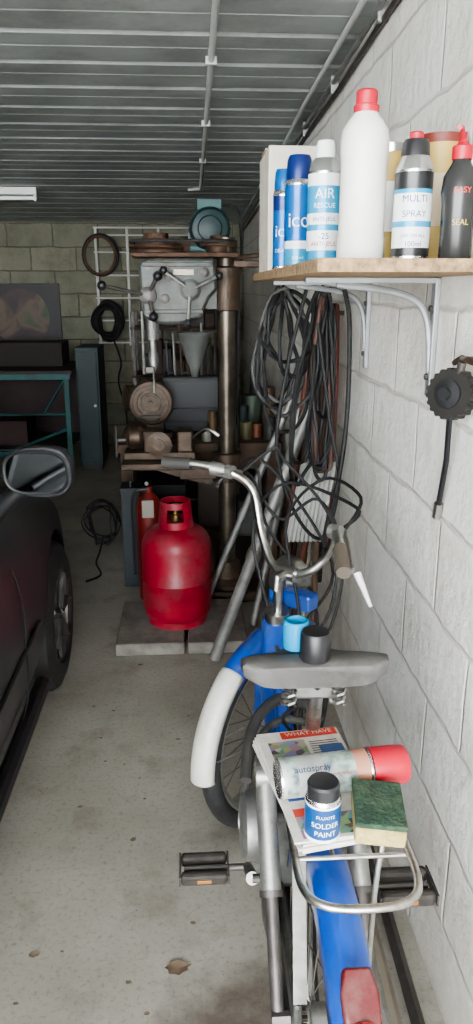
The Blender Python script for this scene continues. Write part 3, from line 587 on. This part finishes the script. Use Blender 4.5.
box('chain_case',(BX-.055,1.19,.345),(.018,.36,.07),engm,bk,bevel=.008)
ax_=H.cross(V((0,0,1))).normalized()
T('fork_crown',[V((BX-.005,1.87,.555))-ax_*.05+V((0,.03,0)),V((BX-.005,1.87,.555))+ax_*.05+V((0,.03,0))],.02,blue,bk,seg=14)
for s in (-1,1): T('fork_leg',[V((BX,1.885,.58))+ax_*.05*s,V((BX,1.9,.5))+ax_*.052*s,V((BX,1.95,.38))+ax_*.053*s,V(fc)+ax_*.055*s],[.02,.019,.016,.012],blue,bk)
T('steerer',[(BX-.008,1.815,.77),(BX-.008,1.80,.88)],.0125,chrome,bk,seg=16)
hc=V((BX-.015,1.80,.88)); hc2=hc+H*.05
U=V((.745,-.667,0)).normalized()
T('stem',[hc-V((0,0,.03)),hc+V((0,0,.0)),hc2],.014,chrome,bk,seg=14)
T('stem_clamp',[hc2-U*.03,hc2+U*.03],.02,chrome,bk,seg=14)
hb_c=hc2
bar=[hb_c+U*u+H*f+V((0,0,z)) for u,f,z in ((-.36,-.08,.265),(-.28,-.05,.265),(-.19,-.01,.25),(-.14,.03,.20),(-.11,.03,.09),(-.06,.01,.015),(0,0,0),(.06,.01,.015),(.10,.03,.06),(.13,.02,.13),(.16,-.03,.155),(.21,-.09,.145),(.26,-.16,.125))]
T('handlebar',bar,.0115,chrome,bk,seg=14,sm=6)
grip=M('grip_rubber',(.04,.038,.035),.7,0,.3); gripb=M('grip_brown',(.11,.09,.07),.65,0,.2)
T('grip_left',[bar[0]+(bar[0]-bar[1])*.05,bar[0]*.1+bar[1]*.9],.0165,grip,bk,seg=16); T('grip_right',[bar[-1]+(bar[-1]-bar[-2])*.25,bar[-1]*.1+bar[-2]*.9],.0165,gripb,bk,seg=16)
for s,i1 in ((-1,2),(1,-3)):
    p=bar[i1]; q=bar[0 if s<0 else -1]
    T('brake_clamp',[p-U*.014,p+U*.014],.019,alu,bk)
    T('brake_lever',[p+H*.02,p+H*.045+V((0,0,-.01)),(p+q)/2+H*.05+V((0,0,-.015)),q+H*.045+V((0,0,-.02))],[.010,.009,.007,.007],chrome,bk,sm=4,flat=.6)
T('throttle_barrel',[bar[1]*.1+bar[2]*.9,bar[1]*.5+bar[2]*.5],.019,alu,bk,seg=14)
def cab(pts): T('control_cable',pts,.0045,cable_m,bk,seg=7,sm=6)
L0=bar[2]+H*.04; R0=bar[-3]+H*.04
cab([L0,L0+H*.1+V((0,0,.01)),V((.30,2.0,1.02)),V((.38,1.9,.85)),V((.28,1.86,.70)),V((BX,1.86,.58))])
cab([R0,R0+H*.1+V((-.02,0,.03)),V((.26,2.02,1.08)),V((.16,1.93,.98)),V((.2,1.82,.75)),V((BX+.03,1.7,.50)),V((BX+.03,1.45,.42))])
cab([R0+V((0,0,-.01)),R0+H*.08+V((.0,0,.06)),V((.36,1.98,1.10)),V((.25,1.92,1.0)),V((.27,1.8,.8)),V((.27,1.7,.62)),V((.25,1.6,.50))])
cab([L0+V((0,0,-.01)),L0+V((.06,.06,-.02)),V((.2,2.0,.97)),V((.32,1.9,.8)),V((.32,1.78,.66)),V((.27,1.6,.48))])
cab([L0+V((.01,0,-.01)),L0+V((.1,.03,.05)),V((.25,2.0,1.15)),V((.37,1.9,1.0)),V((.36,1.82,.78)),V((.24,1.80,.62))])
cab([L0+V((.02,0,-.02)),V((.16,2.02,1.1)),V((.24,2.0,.98)),V((.34,1.95,1.05)),V((.40,1.88,.92)),V((.36,1.8,.74)),V((.26,1.76,.6))])
box('lamp_bracket',(BX+.04,1.86,.80),(.13,.05,.045),blue,bk,bevel=.006,rot=(0,0,-40))
lathe('headlamp',V((BX-.02,1.87,.83))+H*.03,[(0,0),(.03,0),(.05,.03),(.06,.06),(.062,.07),(0,.078)],chrome,bk,axis=H,seg=28)
T('lever_tip',[bar[-1]+V((.03,-.01,-.01)),bar[-1]+V((.055,-.05,-.075))],[.009,.004],white,bk)
def saddle():
    m=M('saddle_vinyl',(.055,.052,.05),.6,0,.3,14,bump=.15,dirt=(.13,.12,.105),damt=.5,dscale=20)
    prof=[(0,.11,-.004),(.010,.131,.003),(.035,.134,.004),(.07,.115,-.010),(.11,.075,-.028),(.165,.038,-.047),(.21,.026,-.06),(.25,.018,-.068),(.26,.005,-.07)]
    bm=bmesh.new(); rows=[]; y0=1.165; zt=.960
    for (dy,w,dz) in prof:
        row=[]
        for j in range(24):
            a=2*math.pi*(j+.5)/24; x=w*math.copysign(abs(math.cos(a))**.4,math.cos(a)); s=math.sin(a); s=math.copysign(abs(s)**.5,s)
            z=zt+dz+(.009*s if s>0 else .032*s)
            row.append(bm.verts.new((.212+x,y0+dy,z)))
        rows.append(row)
    for i in range(len(rows)-1):
        for j in range(24): bm.faces.new((rows[i][j],rows[i][(j+1)%24],rows[i+1][(j+1)%24],rows[i+1][j]))
    bm.faces.new(rows[0]); bm.faces.new(rows[-1])
    o=fin(bm,'saddle',m,bk,ang=60); md=o.modifiers.new('s','BEVEL'); md.width=.004; md.segments=3; md.limit_method='ANGLE'; md.angle_limit=math.radians(50)
saddle()
for s in (-1,1):
    T('saddle_rail',[(.212+.05*s,1.19,.915),(.212+.035*s,1.25,.89),(.212+.02*s,1.34,.865),(.212+.01*s,1.40,.875)],.0035,steel,bk,sm=4)
    pts=[(.212+.045*s+.013*math.cos(k*.9),1.20+.013*math.sin(k*.9),.868+.0022*k) for k in range(26)]
    T('saddle_spring',pts,.003,chrome,bk,seg=5)
box('saddle_clamp',(.215,1.25,.882),(.08,.04,.04),alu,bk,bevel=.006); T('saddle_bolt',[(.165,1.25,.882),(.265,1.25,.882)],.010,chrome,bk)
T('saddle_mount_cable',[(.19,1.22,.86),(.17,1.3,.78),(.2,1.35,.7),(.18,1.42,.6)],.004,cable_m,bk,sm=5)
bbc=V((BX,1.40,.30)); ca=V((0,.13,-.085)).normalized()*.165
lp=bbc+ca+V((-.105,0,0)); rp=bbc-ca+V((.105,0,0))
T('crank_spindle',[bbc-V((.105,0,0)),bbc+V((.105,0,0))],.010,steel,bk)
T('crank_left',[bbc+V((-.105,0,0)),lp],[.015,.012],alu,bk,seg=12); T('crank_right',[bbc+V((.105,0,0)),rp],[.015,.012],alu,bk,seg=12)
orange=M('pedal_reflector',(.3,.14,.04),.3)
pedm=M('dirty_pedal_rubber',(.035,.03,.025),.75,0,.4,30)
for p,s in ((lp,-1),(rp,1)):
    ex=.01 if s<0 else .0
    T('pedal_spindle',[p,p+V(((.15+ex)*s,0,0))],.008,steel,bk)
    for dy in (-.032,.032): box('pedal_block',(p.x+(.10+ex)*s,p.y+dy,p.z),(.115,.024,.032),pedm,bk,bevel=.009)
    for dx in (.040+ex,.160+ex): box('pedal_plate',(p.x+dx*s,p.y,p.z),(.005,.088,.026),steel,bk,bevel=.001)
    box('reflector',(p.x+(.10+ex)*s,p.y-.0455,p.z),(.035,.004,.010),orange,bk,bevel=.001)
bm=bmesh.new(); n=88; r1=.07; o_=[];i_=[]; o2=[];i2=[]
for k in range(n):
    a=2*math.pi*k/n; r=r1 if k%2 else r1-.006
    for lst,rr,x in ((o_,r,.043),(i_,.052,.043),(o2,r,.046),(i2,.052,.046)): lst.append(bm.verts.new((BX+x,1.40+rr*math.cos(a),.30+rr*math.sin(a))))
for k in range(n):
    j=(k+1)%n
    for q in ((o_[k],o_[j],i_[j],i_[k]),(o2[k],o2[j],i2[j],i2[k]),(o_[k],o_[j],o2[j],o2[k]),(i_[k],i_[j],i2[j],i2[k])): bm.faces.new(q)
fin(bm,'chainring',steel,bk,smooth=False)
T('sprocket',[(BX+.042,1.02,ZA),(BX+.047,1.02,ZA)],.05,steel,bk,seg=24)
chn=M('oily_chain',(.05,.04,.03),.5,.7)
T('chain',[(BX+.045,1.40,.37),(BX+.045,1.45,.355),(BX+.045,1.47,.30),(BX+.045,1.45,.245),(BX+.045,1.40,.23),(BX+.045,1.02,.265),(BX+.045,.975,.29),(BX+.045,.975,.34),(BX+.045,1.02,.365)],.007,chn,bk,closed=True,sm=4,seg=6)
pts=[]
for k in range(40):
    t=k/39; pts.append(V((BX-.047,1.02-.075*math.cos((t-.5)*math.pi),ZA-.075*math.sin((t-.5)*math.pi))))
for i_k,pk in enumerate(pts[::2]): box('chain_link',pk,(.010 if i_k%2 else .006,.009,.007),chn,bk,bevel=.001)
T('prop_stand',[(BX-.06,1.0,.29),(BX-.13,.93,.01)],.010,steel,bk)
RX=.24; RZ=.745
rail=[(RX-.088,1.24,RZ),(RX-.09,1.0,RZ),(RX-.088,.90,RZ),(RX-.06,.862,RZ),(RX,.853,RZ),(RX+.06,.862,RZ),(RX+.088,.90,RZ),(RX+.09,1.0,RZ),(RX+.088,1.24,RZ)]
T('rack_loop',rail,.0065,chrome,bk,seg=12,sm=6)
for y in (.96,1.1,1.22): T('rack_crossbar',[(RX-.09,y,RZ-.003),(RX+.09,y,RZ-.003)],.004,chrome,bk)
for x in (-.03,.03): T('rack_bar',[(RX+x,.96,RZ-.003),(RX+x,1.22,RZ-.003)],.004,chrome,bk)
strip=M('pale_steel_strip',(.21,.21,.19),.5,.4,.3,20,dirt=(.08,.07,.055),damt=.7,dscale=15)
prism('rack_leg',[(BX-.060,1.12,RZ-.01),(BX-.036,1.12,RZ-.01),(BX-.042,1.0,.40),(BX-.066,1.0,.40)],(0,-.004,0),strip,bk)
T('rack_leg_right',[(RX+.085,1.06,RZ),(BX+.075,1.03,.6),(BX+.07,1.02,ZA)],.005,alu,bk,sm=4)
T('rack_front_arm',[(RX-.088,1.24,RZ),(BX-.02,1.3,.66)],.005,chrome,bk); T('rack_front_arm',[(RX+.088,1.24,RZ),(BX+.02,1.3,.66)],.005,chrome,bk)
# ---------------------------------------------------------------- things on rack
z0=RZ+.008
nw=E('newspaper_stack',(.215,1.11,z0))
pap=M('newsprint',(.58,.55,.50),.8,0,.14,40); rp_=M('news_red',(.5,.04,.02),.6); nb=M('news_blue',(.05,.10,.25),.6); ink=M('ink',(.08,.08,.08),.8)
def photo_mat():
    m=bpy.data.materials.new('news_photo'); m.use_nodes=True; nt=m.node_tree; b=nt.nodes['Principled BSDF']
    tc=nt.nodes.new('ShaderNodeTexCoord'); n=nt.nodes.new('ShaderNodeTexVoronoi'); n.inputs['Scale'].default_value=65
    nt.links.new(tc.outputs['Object'],n.inputs['Vector']); h=nt.nodes.new('ShaderNodeHueSaturation'); h.inputs['Saturation'].default_value=.6; h.inputs['Value'].default_value=.4
    nt.links.new(n.outputs['Color'],h.inputs['Color']); nt.links.new(h.outputs['Color'],b.inputs['Base Color']); return m
phm=photo_mat()
for i in range(6): box('sheet_%d'%i,(.212+random.uniform(-.003,.003),1.115+random.uniform(-.004,.004),z0+.002+.004*i),(.16,.30,.0036),pap,nw,bevel=.001,rot=(0,0,8+random.uniform(-3,3)))
zt=z0+.0245; c8,s8=math.cos(math.radians(8)),math.sin(math.radians(8))
def on(u,v): return (.212+u*c8-v*s8,1.115+u*s8+v*c8)
for nm_,u,v,w,h,m in (('masthead',.02,.133,.11,.022,rp_),('photo',-.03,.085,.07,.06,phm),('photo_b',.045,.0,.05,.09,phm),('panel',-.04,-.03,.06,.05,nb),('photo_c',0,-.12,.14,.05,phm),('panel_b',.05,.075,.045,.03,nb),('panel_c',-.055,-.085,.03,.02,rp_)):
    x,y=on(u,v); box(nm_,(x,y,zt+.0003),(w,h,.0006),m,nw,bevel=0,rot=(0,0,8))
x,y=on(0.02,.133); text('headline','WHAT HAVE',.016,(x,y,zt+.0008),(c8,s8,0),(-s8,c8,0),pap,nw)
for k in range(6):
    x,y=on(.04,.105-.007*k); box('text_line',(x,y,zt+.0002),(.055,.002,.0004),ink,nw,bevel=0,rot=(0,0,8))
def lying():
    e=E('spray_paint_can',(.24,1.085,z0+.065)); a=V((.224,.03,0)).normalized(); p0=V((.132,1.065,zt+.0355)); r=.0335
    lab=M('spray_label',(.45,.47,.45),.35,.2,.25,30)
    lathe('can',p0,[(0,.004,0),(r*.8,.003,0),(r*.95,0,0),(r,.003,0),(r,.01,1),(r,.03,2),(r,.075,1),(r,.13,2),(r,.155,3),(r*1.02,.158,0),(r*.95,.162,0),(r*.7,.175,0),(0,.18,0)],[silv,lab,M('spray_label_b',(.28,.34,.32),.35,.1,.6,55),M('spray_label_c',(.42,.2,.13),.4)],e,axis=a)
    lathe('cap',p0+a*.162,[(r*1.0,0),(r*1.02,.002),(r*1.0,.045),(r*.95,.062),(r*.9,.0645),(0,.065)],redp,e,axis=a)
    nd_=V((0,-.6,.8)); ud=nd_.cross(a).normalized()
    text('print','autospray',.016,p0+a*.055,a,ud,navy,e,wrap=None,off=r+.0006); text('print','matt 400ml',.010,p0+a*.105-ud*.012,a,ud,dkred,e,wrap=None,off=r*.95)
lying()
sp=E('solder_paint_tin',(.193,.975,zt)); r=.0285
lathe('tin',(.193,.975,zt),[(0,0,0),(r*.95,0,0),(r,.002,0),(r,.004,1),(r,.008,1),(r,.062,2),(r,.066,1),(r*.97,.07,0),(r*.85,.074,0),(0,.075,0)],[silv,whc,M('solder_blue',(.005,.055,.19),.3)],sp)
lathe('lid',(.193,.975,zt+.070),[(r*.8,0),(r*.9,.003),(r*.9,.022),(r*.8,.026),(r*.6,.023),(0,.023)],blk,sp)
text('print','SOLDER',.0125,(.193,.975,zt+.034),(1,0,0),UP,whc,sp,wrap=r); text('print','PAINT',.0125,(.193,.975,zt+.019),(1,0,0),UP,whc,sp,wrap=r); text('print','FLUXITE',.008,(.193,.975,zt+.049),(1,0,0),UP,whc,sp,wrap=r)
sg=E('scouring_sponge',(.285,.97,zt))
box('foam',(.284,.985,z0+.045),(.078,.10,.032),M('yellow_foam',(.38,.30,.12),.9,0,.3,40,bump=.8,bscale=120),sg,bevel=.004,rot=(4,3,-8))
box('scourer',(.284,.984,z0+.066),(.079,.101,.010),M('green_scourer',(.025,.06,.035),.95,0,.45,60,bump=.8,bscale=150,dirt=(.09,.09,.05),damt=.5,dscale=30),sg,bevel=.002,rot=(4,3,-8))
e=E('cyan_spray_cap',(.184,1.225,.976)); lathe('cap',(.182,1.232,.973),[(0,0),(.0235,0),(.0245,.002),(.0235,.05),(.021,.053),(.0185,.053),(.018,.04),(0,.04)],cyan,e)
e=E('black_spray_cap',(.214,1.19,.976)); lathe('cap',(.210,1.186,.973),[(0,0),(.0265,0),(.0275,.002),(.0265,.048),(.024,.052),(0,.052)],black,e)
# ---------------------------------------------------------------- car
car=E('dark_grey_car',(-1.415,1.6,0)); CX=-1.415
cpaint=M('car_paint',(.040,.042,.048),.42,.3,.08,5,coat=.25,dirt=(.09,.086,.08),damt=.6,dscale=3)
glass=M('car_glass',(.015,.02,.02),.08,0)
st=[(-.62,.60,.40,.80,.02),(-.55,.74,.30,.88,.03),(-.35,.83,.22,.93,.03),(.1,.865,.2,.95,.03),(.8,.875,.2,.945,.03),(1.5,.875,.2,.93,.03),(2.1,.875,.2,.91,.04),(2.5,.873,.2,.87,.05),(2.9,.865,.2,.81,.05),(3.25,.835,.22,.74,.05),(3.5,.76,.25,.67,.045),(3.64,.66,.3,.6,.03),(3.7,.52,.36,.54,.02)]
bm=bmesh.new(); rows=[]
for (y,w,zb,zs,cr_) in st:
    half=[(.0,zb),(.8,zb),(.95,zb+.05),(.99,zb+(zs-zb)*.25),(1,zb+(zs-zb)*.5),(.99,zb+(zs-zb)*.72),(.965,zs-.05),(.91,zs-.005),(.7,zs+cr_*.6),(.35,zs+cr_),(0,zs+cr_*1.1)]
    pts=[(CX+w*a,y,z) for a,z in half]+[(CX-w*a,y,z) for a,z in half[-2:0:-1]]
    rows.append([bm.verts.new(p) for p in pts])
n=len(rows[0])
for i in range(len(rows)-1):
    for j in range(n): bm.faces.new((rows[i][j],rows[i][(j+1)%n],rows[i+1][(j+1)%n],rows[i+1][j]))
bm.faces.new(rows[0][::-1]); bm.faces.new(rows[-1])
body=fin(bm,'body',[cpaint,black],car,ang=60); md=body.modifiers.new('ss','SUBSURF'); md.levels=2; md.render_levels=2
cut=[]
for y in (2.88,.28):
    for s in (-1,1):
        bm=bmesh.new(); bmesh.ops.create_cone(bm,cap_ends=True,segments=48,radius1=.355,radius2=.355,depth=.32)
        bm.transform(Matrix.Translation((CX+s*.86,y,.31))@Matrix.Rotation(math.pi/2,4,'Y')); c=fin(bm,'cutter',black); cut.append(c)
        md=body.modifiers.new('b','BOOLEAN'); md.operation='DIFFERENCE'; md.object=c; md.solver='EXACT'
dg=bpy.context.evaluated_depsgraph_get(); dg.update()
nm=bpy.data.meshes.new_from_object(body.evaluated_get(dg)); body.modifiers.clear(); body.data=nm
nm.shade_smooth(); nm.set_sharp_from_angle(angle=math.radians(40))
for c in cut: bpy.data.objects.remove(c)
def carwheel(y,s):
    o=CX+s*.865
    lathe('tyre',(o-s*.2,y,.31),[(.19,0),(.26,0),(.295,.015),(.31,.04),(.31,.16),(.295,.185),(.26,.2),(.2,.2),(.19,.19)],tyre,car,axis=(s,0,0),seg=56)
    lathe('rim',(o-s*.2,y,.31),[(.19,0),(.19,.195),(.18,.19),(.165,.12),(.0,.12)],steel,car,axis=(s,0,0),seg=48)
    for k in range(7):
        a=2*math.pi*k/7; T('spoke',[(o-s*.03,y+.03*math.cos(a),.31+.03*math.sin(a)),(o-s*.015,y+.18*math.cos(a),.31+.18*math.sin(a))],[.03,.02],greyf,car,seg=8,flat=.6)
    lathe('hub_cap',(o-s*.06,y,.31),[(.05,0),(.05,.03),(.03,.045),(0,.045)],greyf,car,axis=(s,0,0),seg=24)
for y in (2.88,.28):
    for s in (-1,1): carwheel(y,s)
bm=bmesh.new(); G=[(2.12,.73,.93,.72,.94),(1.42,.77,.94,.60,1.40),(.9,.78,.94,.61,1.44),(.2,.77,.94,.60,1.42),(-.15,.75,.93,.57,1.34),(-.5,.68,.92,.66,.93)]
rows=[[bm.verts.new(p) for p in ((CX-wb_,y,zb),(CX+wb_,y,zb),(CX+wt,y,zt_),(CX-wt,y,zt_))] for (y,wb_,zb,wt,zt_) in G]
for i in range(len(rows)-1):
    for j in range(4): bm.faces.new((rows[i][j],rows[i][(j+1)%4],rows[i+1][(j+1)%4],rows[i+1][j]))
bm.faces.new(rows[0]); bm.faces.new(rows[-1]); fin(bm,'windows',glass,car,smooth=False)
prism('roof',[(CX-.6,1.42,1.40),(CX+.6,1.42,1.40),(CX+.61,.9,1.44),(CX+.6,.2,1.42),(CX+.57,-.15,1.34),(CX-.57,-.15,1.34),(CX-.6,.2,1.42),(CX-.61,.9,1.44)],(0,0,.03),cpaint,car,bevel=.012)
mgl=M('mirror_glass',(.28,.30,.32),.05,1); hlm=M('headlamp_glass',(.5,.52,.55),.1,.3)
for s in (-1,1):
    T('a_pillar',[(CX+s*.72,2.12,.935),(CX+s*.6,1.42,1.41),(CX+s*.61,.9,1.45),(CX+s*.6,.2,1.43),(CX+s*.57,-.15,1.35),(CX+s*.67,-.5,.93)],.025,cpaint,car,seg=8)
    T('b_pillar',[(CX+s*.782,.95,.94),(CX+s*.615,.95,1.44)],.022,black,car,seg=8)
    T('belt_trim',[(CX+s*.80,2.05,.945),(CX+s*.80,1.3,.955),(CX+s*.80,.4,.965),(CX+s*.76,-.3,.955)],.009,black,car,seg=8)
    for y in (2.18,1.02):
        T('door_seam',[(CX+s*.80,y,.90),(CX+s*.868,y,.72),(CX+s*.8765,y,.55),(CX+s*.868,y,.34),(CX+s*.84,y,.24)],.003,black,car,seg=5,sm=4)
    T('door_handle',[(CX+s*.872,1.12,.76),(CX+s*.885,1.16,.765),(CX+s*.885,1.3,.765),(CX+s*.872,1.34,.76)],.011,cpaint,car,sm=4)
    T('rub_strip',[(CX+s*.875,.72,.5),(CX+s*.875,2.4,.5)],.008,black,car,seg=8)
    T('sill',[(CX+s*.84,.68,.215),(CX+s*.85,2.48,.215)],.03,black,car,seg=10)
    lathe('headlamp',(CX+s*.60,3.52,.58),[(0,0),(.09,0),(.08,.05),(.04,.075),(0,.08)],hlm,car,axis=(s*.3,1,.15),seg=28)
    mc=V((CX+s*.932,2.30,1.058)); mr=Matrix.Translation(mc)@Matrix.Rotation(s*-.12,4,'Z')
    bm=bmesh.new(); bmesh.ops.create_uvsphere(bm,u_segments=32,v_segments=20,radius=1)
    for v in bm.verts:
        x,y,z=v.co; v.co=V((math.copysign(abs(x)**.75,x)*.112,(max(y,-.25))*.095,math.copysign(abs(z)**.75,z)*.080*(1+.12*x*s)))
    bm.transform(mr); fin(bm,'mirror_shell',cpaint,car,ang=50)
    cvs=[]; rim=[]
    bm=bmesh.new()
    for k in range(36):
        a=2*math.pi*k/36; q=V((math.copysign(abs(math.cos(a))**.7,math.cos(a))*.094,-.0265,math.copysign(abs(math.sin(a))**.7,math.sin(a))*.062)); cvs.append(bm.verts.new(q)); rim.append(mr@V((q.x*1.06,-.026,q.z*1.08)))
    bm.faces.new(cvs); bm.transform(mr); fin(bm,'mirror_glass',mgl,car,smooth=False)
    T('mirror_rim',rim,.005,black,car,closed=True,seg=8)
    T('mirror_arm',[(CX+s*.78,2.22,.92),(CX+s*.85,2.3,.98),mc+V((0,.02,-.03))],[.035,.028,.02],black,car,seg=12)
box('front_bumper_grille',(CX,3.68,.42),(.8,.04,.1),black,car,bevel=.01); box('number_plate',(CX,3.715,.42),(.5,.01,.1),white,car)
# ---------------------------------------------------------------- light
W=bpy.data.worlds.new('World'); S.world=W; W.use_nodes=True
bg=W.node_tree.nodes['Background']; bg.inputs[0].default_value=(.94,.975,1,1); bg.inputs[1].default_value=29.0
# ---------------------------------------------------------------- camera
cd=bpy.data.cameras.new('camera'); co=bpy.data.objects.new('camera',cd); S.collection.objects.link(co)
co.location=(0,0,1.6); co.rotation_euler=(math.radians(73.4),0,math.radians(-3.4))
cd.sensor_fit='VERTICAL'; cd.sensor_height=36; cd.lens=26.2; cd.clip_start=.02
S.camera=co
